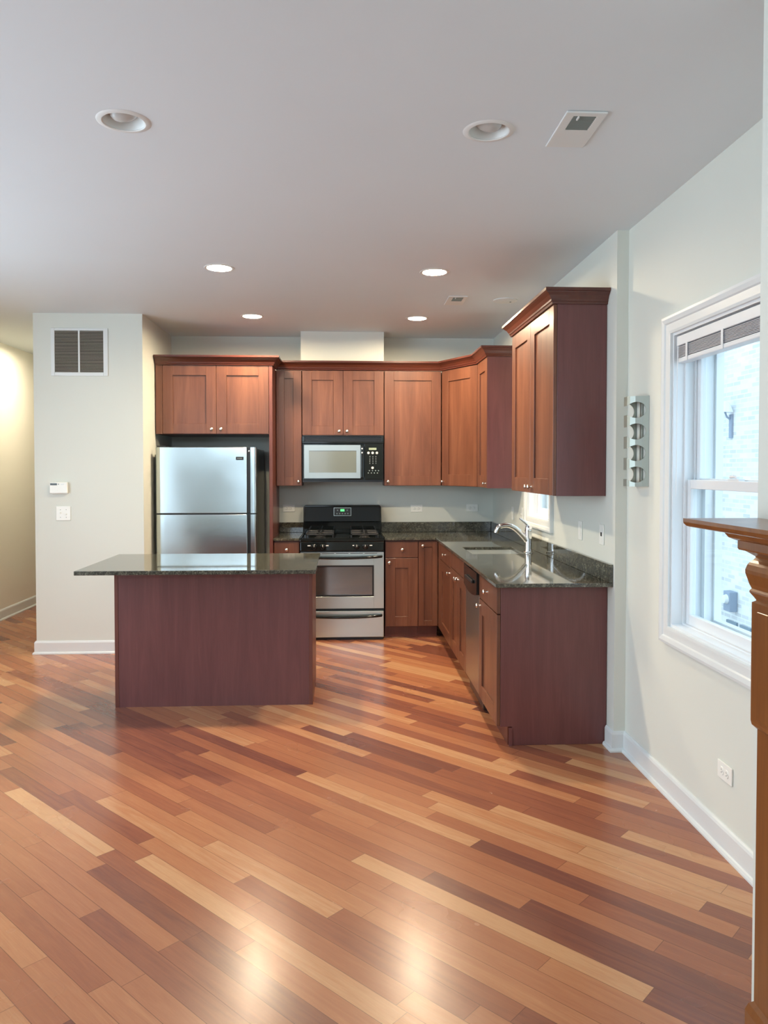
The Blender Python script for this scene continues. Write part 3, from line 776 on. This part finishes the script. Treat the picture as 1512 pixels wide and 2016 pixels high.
# ------------------------------------------------------------------ island
ix0, ix1, iy0, iy1 = -1.482, -.215, 4.995, 5.60
c = thing('kitchen_island', 'cherry kitchen island base with plain back panel facing the camera', 'island', (ix0, iy0, 0))
IW = ix1-ix0; ID = iy1-iy0; ZI = .918; ZIB = ZI-.026
obj('island_body', bx(nb(), .024, IW-.024, .012, ID, .0, ZIB-.001), 'carcass', c)
obj('back_panel', bx(nb(), .024, IW-.024, .002, .0115, .0, ZIB-.001), 'panel', c)
obj('end_panel', bx(nb(), 0, .0235, 0, ID-.03, 0, ZIB-.001), 'carcass', c, bevel=.001, seg=1)
obj('end_panel', bx(nb(), IW-.0235, IW, 0, ID-.03, 0, ZIB-.001), 'carcass', c, bevel=.001, seg=1)
for a, b2 in ((.03, .43), (.433, .833), (.836, IW-.03)):
    o = obj('door', bx(nb(), a, b2, ID+.0005, ID+.02, .11, ZIB-.01), 'door', c)
b = nb(); bx(b, 0, 1.457, 0, .935, 0, .026)
tag(obj('island_countertop', b, 'granite', bevel=.003, loc=(-1.640, 4.715, ZIB)), 'dark granite slab overhanging the kitchen island', 'countertop')

# ------------------------------------------------------------------ ceiling fixtures
def can_lit(x, y, label, mat='lens', group='lit ceiling lights'):
    c = thing('recessed_light', label, 'ceiling light', (x, y, ZC), 0, group)
    obj('trim_ring', lathe(nb(), [(.0765, .004), (.0765, -.003), (.080, -.005), (.094, -.003), (.096, -.0004)], 40), 'vent_white', c, smooth=True)
    obj('lens', lathe(nb(), [(0, .0022), (.05, .0035), (.076, .006), (.076, .012), (0, .012)], 40), mat, c, smooth=True)
    return c
c0 = can_lit(*CANS[2], 'lit recessed ceiling light on the left, above the island')
for k, lab in ((3, 'lit recessed ceiling light on the right, nearer one before the small vent'), (4, 'lit recessed ceiling light above the refrigerator side, far left one'), (5, 'lit recessed ceiling light far right, closest to the wall cabinets')):
    q = copy_tree(c0); q.location = (*CANS[k], ZC); q['label'] = lab
can_lit(*CANS[6], 'warm recessed ceiling light inside the left hallway', 'hall_lens', None)
def can_dark(x, y, label, tx, ty):
    c = thing('recessed_light', label, 'ceiling light', (x, y, ZC), 0, 'unlit ceiling lights')
    obj('trim_ring', lathe(nb(), [(.0785, .004), (.074, -.002), (.078, -.005), (.092, -.004), (.098, -.0004)], 48), 'vent_white', c, smooth=True)
    obj('baffle', lathe(nb(), [(.0755, .000), (.060, .030), (.056, .070), (.056, .095), (0, .095)], 48), 'vent_white', c, smooth=True)
    m = Matrix.Translation((0, 0, .038)) @ Matrix.Rotation(ty, 4, 'X') @ Matrix.Rotation(tx, 4, 'Y')
    obj('bulb', lathe(nb(), [(0, -.036), (.022, -.034), (.040, -.027), (.050, -.014), (.052, -.002), (.044, .014), (.027, .032), (0, .034)], 32, m), 'bulb', c, smooth=True)
    return c
can_dark(*CANS[0], 'unlit recessed ceiling light at upper left', R(-10), R(8))
can_dark(*CANS[1], 'unlit recessed ceiling light beside the large ceiling vent', R(8), R(6))
def vent(label, x0, x1, y0, y1, gx0, gx1, gy0, gy1, n):
    c = thing('ceiling_vent', label, 'vent', ((x0+x1)/2, (y0+y1)/2, ZC)); cx, cy = (x0+x1)/2, (y0+y1)/2
    b = cells(nb(), [v-cx for v in (x0, gx0, gx1, x1)], [v-cy for v in (y0, gy0, gy1, y1)], lambda x, y: not (gx0-cx < x < gx1-cx and gy0-cy < y < gy1-cy), -.008, -.0005)
    obj('vent_plate', b, 'vent_white', c, bevel=.003)
    obj('duct_shade_sheet', bx(nb(), gx0-cx, gx1-cx, gy0-cy, gy1-cy, -.0012, -.0006), 'dark', c)  # flat black sheet in place of the shade inside the duct
    for k in range(n):
        y = gy0-cy + (gy1-gy0)*(k+.5)/n; h_ = (gy1-gy0)/n*.34
        b = nb(); prism(b, [(y+h_, -.0082), (y+h_-.0015, -.0082), (y-h_, -.0020), (y-h_+.0015, -.0020)], gx0-cx, gx1-cx)
        for v_ in b.verts: v_.co = Vector((v_.co.z, v_.co.x, v_.co.y))
        obj('vent_louver', b, 'vent_grey', c)
    obj('damper_lever', bx(nb(), gx0-cx+.014, gx0-cx+.019, gy0-cy-.004, gy0-cy+.02, -.014, -.0082), 'vent_white', c)
    return c
vent('large white ceiling vent beside the unlit recessed light at upper right', .790, .940, 2.737, 3.033, .824, .907, 2.767, 2.877, 9)
vent('small white ceiling vent near the far right recessed light', .766, .907, 5.682, 5.98, .803, .880, 5.713, 5.84, 6)
c = thing('ceiling_disc', 'flat round white cover on the ceiling right of the small vent', 'ceiling cover', (1.212, 5.815, ZC))
obj('cover_plate', lathe(nb(), [(.092, -.0005), (.092, -.006), (.080, -.010), (0, -.012)], 40), 'vent_white', c, smooth=True)
obj('cover_screw', lathe(nb(), [(.008, -.0125), (.006, -.016), (0, -.0165)], 12, Matrix.Translation((.04, 0, 0))), 'vent_grey', c, smooth=True)

# ------------------------------------------------------------------ left wall fittings
gx0, gx1, gz0, gz1 = -2.415, -1.955, 2.300, 2.692
c = thing('return_air_grille', 'white return air grille with dark louvers high on the left wall', 'vent', (gx0, 6.479, gz0)); GW, GH = gx1-gx0, gz1-gz0
b = nb(); m_ = .030
bx(b, 0, m_, -.008, 0, 0, GH); bx(b, GW-m_-.006, GW, -.008, 0, 0, GH); bx(b, m_, GW-m_-.006, -.008, 0, 0, m_); bx(b, m_, GW-m_-.006, -.008, 0, GH-.020, GH)
bx(b, GW/2-.010, GW/2+.004, -.009, 0, m_, GH-.020)
obj('grille_frame', b, 'vent_white', c, bevel=.002)
obj('filter', bx(nb(), m_, GW-m_-.006, -.0015, -.0005, m_, GH-.020), 'filter', c)
b = nb(); n = 28
for k in range(n):
    z = m_+(GH-.020-m_)*(k+.35)/n
    for xa, xb in ((m_, GW/2-.010), (GW/2+.004, GW-m_-.006)): bx(b, xa, xb, -.0045, -.002, z, z+.0036)
obj('grille_louver', b, 'filter_tan', c)
c = thing('thermostat', 'white thermostat with small dark display on the left wall', 'thermostat', (-2.427, 6.479, 1.335))
obj('thermostat_body', bx(nb(), 0, .142, -.036, -.008, 0, .090), 'white_plastic', c, bevel=.004)
obj('wall_base', bx(nb(), .008, .134, -.008, 0, -.006, .084), 'white_plastic', c)
obj('display', bx(nb(), .006, .060, -.0375, -.0355, .066, .082), plain('lcd_dark', (.04, .045, .04), .2), c)
obj('button', bx(nb(), .068, .076, -.0375, -.0355, .070, .078), 'vent_grey', c); obj('button', bx(nb(), .092, .118, -.0380, -.0355, .069, .077), 'vent_white', c)
c = thing('light_switch_plate', 'white double light switch below the thermostat', 'light switch', (-2.387, 6.479, 1.108))
pl = obj('cover_plate', bx(nb(), 0, .117, -.007, 0, 0, .117), 'white_plastic', c, bevel=.003)
for x, s_ in ((.035, 1), (.082, -1)):
    b = nb(); bx(b, x-.005, x+.005, -.018, -.0072, .058-.006+.006*s_, .058+.008+.006*s_); obj('toggle', b, 'white_plastic', c, bevel=.002)
sc = nb()
for x in (.035, .082):
    for z in (.027, .090): lathe(sc, [(0, .001), (.003, .0005), (.0032, 0)], 10, Matrix.Translation((x, -.0071, z)) @ Matrix.Rotation(R(90), 4, 'X'))
obj('plate_screw', sc, 'vent_grey', pl)

# ------------------------------------------------------------------ outlets and plates
def outlet(label, loc, rz, group='horizontal outlets'):
    c = thing('wall_outlet', label, 'outlet', loc, rz, None)
    p_ = obj('cover_plate', bx(nb(), -.058, .058, -.006, 0, -.036, .036), 'white_plastic', c, bevel=.0025)
    for s_ in (-1, 1):
        q_ = obj('socket', lathe(nb(), [(0, .0025), (.0155, .0025), (.017, 0)], 24, Matrix.Translation((s_*.0195, -.0061, 0)) @ Matrix.Rotation(R(90), 4, 'X')), 'white_plastic', c, smooth=True)
        b = nb()
        for zz in (-.006, .006): bx(b, s_*.0195-.004, s_*.0195+.004, -.0092, -.0085, zz-.0012, zz+.0012)
        bx(b, s_*.0195+.006, s_*.0195+.009, -.0092, -.0085, -.002, .002)
        obj('slot', b, 'vent_grey', q_)
    return c
outlet('white outlet on the back wall left of the stove', (-.552, YB-.001, 1.150), 0)
outlet('white outlet on the back wall right of the stove', (.700, YB-.001, 1.146), 0)
outlet('white outlet on the back wall near the kitchen corner', (1.250, YB-.001, 1.150), 0)
outlet('white outlet low on the right wall below the window', (XR-.001, 2.975, .323), R(-90))
def plate(label, y, z, kind, name='wall_plate'):
    c = thing(name, label, 'wall plate', (XK-.001, y, z), R(-90))
    obj('cover_plate', bx(nb(), -.036, .036, -.006, 0, -.058, .058), 'white_plastic', c, bevel=.0025)
    if kind == 'jack':
        o = obj('jack', bx(nb(), -.011, .011, -.0075, -.0062, -.010, .012), 'dark', c)
    elif kind == 'switch':
        o = obj('toggle', bx(nb(), -.005, .005, -.018, -.0062, -.004, .012), 'white_plastic', c, bevel=.002)
    else:
        o = obj('socket', bx(nb(), -.017, .017, -.0085, -.0062, -.034, .034), 'white_plastic', c, bevel=.002)
plate('cream wall plate with dark jack nearest the kitchen wall end', 4.290, 1.165, 'jack')
plate('blank white rocker plate between the sink window and the jack plate', 4.690, 1.155, 'rocker')
plate('white switch plate just beyond the sink window', 6.265, 1.160, 'switch')
plate('white rocker plate on the right wall nearest the kitchen corner', 6.62, 1.150, 'rocker')

# ------------------------------------------------------------------ wine rack on the right wall
c = thing('wine_rack', 'steel wall-mounted wine rack with four round bottle holes', 'wine rack', (XR-.001, 3.785, 1.448))
Hh = .456
outer = [(0, 0)]
P = [(0, 0), (-.030, .010), (-.060, .028), (-.080, .048), (-.088, .066), (-.088, .112), (-.080, .132), (-.060, .150), (-.030, .164), (0, .172)]
inn = []
for i, p_ in enumerate(P):
    a = Vector(P[max(i-1, 0)]); b_ = Vector(P[min(i+1, len(P)-1)]); d_ = (b_-a).normalized(); n_ = Vector((d_.y, -d_.x))
    inn.append((p_[0]+n_.x*.0035, p_[1]+n_.y*.0035))
ins = inn[::-1]
sh = obj('rack_shell', prism(nb(), P + ins, 0, Hh), 'rack', c)
cut = []
for k in range(4):
    z = .0605 + k*.1085
    m = Matrix.Translation((-.055, -.05, z)) @ Matrix.Rotation(R(-90), 4, 'X')
    k_ = obj('cut', lathe(nb(), [(0, 0), (.0405, 0), (.0405, .3), (0, .3)], 40, m), None); k_.location = c.location; cut.append(k_)
bpy.context.view_layer.update()
boolean_cut(sh, cut)
obj('mounting_rail', bx(nb(), -.010, -.0005, .075, .100, .02, Hh-.02), 'rack', c, bevel=.002)

# ------------------------------------------------------------------ fireplace mantel
c = thing('fireplace_mantel', 'stained wood fireplace mantel at the right edge of the room', 'mantel', (1.10, 2.0, 0))
def mant(prof, q_near=.0, y_near=-1.60):
    # prof: (q, z); outline pulled in by q from the shelf outline
    path = [(0, 0), (-.203, 0), (-.203, y_near), (0, y_near)]
    return sweep(nb(), path, [(-q, z) for q, z in prof])
def flip(path): return path
def mantel_piece(name, prof, parent, y0=0.0, y1=-1.60, bevel=0):
    # travel so that the right-hand side faces out: far return, front, near return
    path = [(-.001, y1), (-.203, y1), (-.203, y0), (-.001, y0)]
    path = [(-.001, y0), (-.203, y0), (-.203, y1), (-.001, y1)][::-1]
    P = [(-.001-0, y1), (-.203, y1), (-.203, y0), (-.001, y0)]
    b = nb(); rings = []
    for i, (x, y) in enumerate(P):
        ring = []
        for q, z in prof:
            xx = x if i in (0, 3) else x+q
            yy = y+q if i in (0, 1) else y-q
            ring.append(b.verts.new((xx, yy, z)))
        rings.append(ring)
    k = len(prof)
    for a, r_ in zip(rings, rings[1:]):
        for j in range(k-1): b.faces.new((a[j], a[j+1], r_[j+1], r_[j]))
    b.faces.new([r[0] for r in rings]); b.faces.new([r[-1] for r in rings][::-1])
    b.faces.new(rings[0]); b.faces.new(rings[-1][::-1])
    return obj(name, b, 'mantel', parent, bevel=bevel)
mantel_piece('shelf', [(.012, 1.3855), (.006, 1.388), (.001, 1.394), (0, 1.398), (0, 1.4075)], c)
mantel_piece('crown_moulding', [(.111, 1.3315), (.100, 1.3340), (.098, 1.338), (.098, 1.357), (.092, 1.3585), (.082, 1.364), (.076, 1.373), (.074, 1.378), (.074, 1.385)], c)
mantel_piece('header', [(.130, 1.06), (.130, 1.31), (.128, 1.320), (.112, 1.331)], c)
for ya, yb in ((0, -.40), (-1.20, -1.60)):
    mantel_piece('capital', [(.1315, 1.209), (.1260, 1.218), (.1186, 1.229), (.1190, 1.233), (.1228, 1.2385), (.1185, 1.249), (.1158, 1.260), (.1115, 1.276), (.1113, 1.285), (.1150, 1.298), (.1185, 1.304), (.1240, 1.310), (.1300, 1.3185)], c, ya, yb)
    pl = mantel_piece('pilaster', [(.1335, .887), (.1255, .895), (.1235, .905), (.1231, 1.195), (.1231, 1.204), (.1300, 1.2085)], c, ya, yb)
    mantel_piece('lower_pilaster', [(.120, .0), (.120, .16), (.126, .18), (.1350, .19), (.1350, .886)], c, ya, yb)
    y0_, y1_ = ya-.155, yb+.155
    b = nb(); bx(b, -.0845, -.0795, y1_+.0, y0_, .915, 1.185); obj('raised_panel', b, 'mantel', pl, bevel=.0015, seg=1)

# ------------------------------------------------------------------ groups of like things
GROUPS = {'wall_cabinet': 'cherry wall cabinets', 'base_cabinet': 'cherry base cabinets', 'wall_outlet': 'horizontal white outlets',
          'wall_plate': 'wall plates beside the sink window', 'ceiling_vent': 'ceiling vents', 'granite_countertop': 'granite countertops'}
for o in scene.objects:
    if o.parent is None and 'label' in o.keys():
        k = o.name.split('.')[0]
        if k in GROUPS: o['group'] = GROUPS[k]
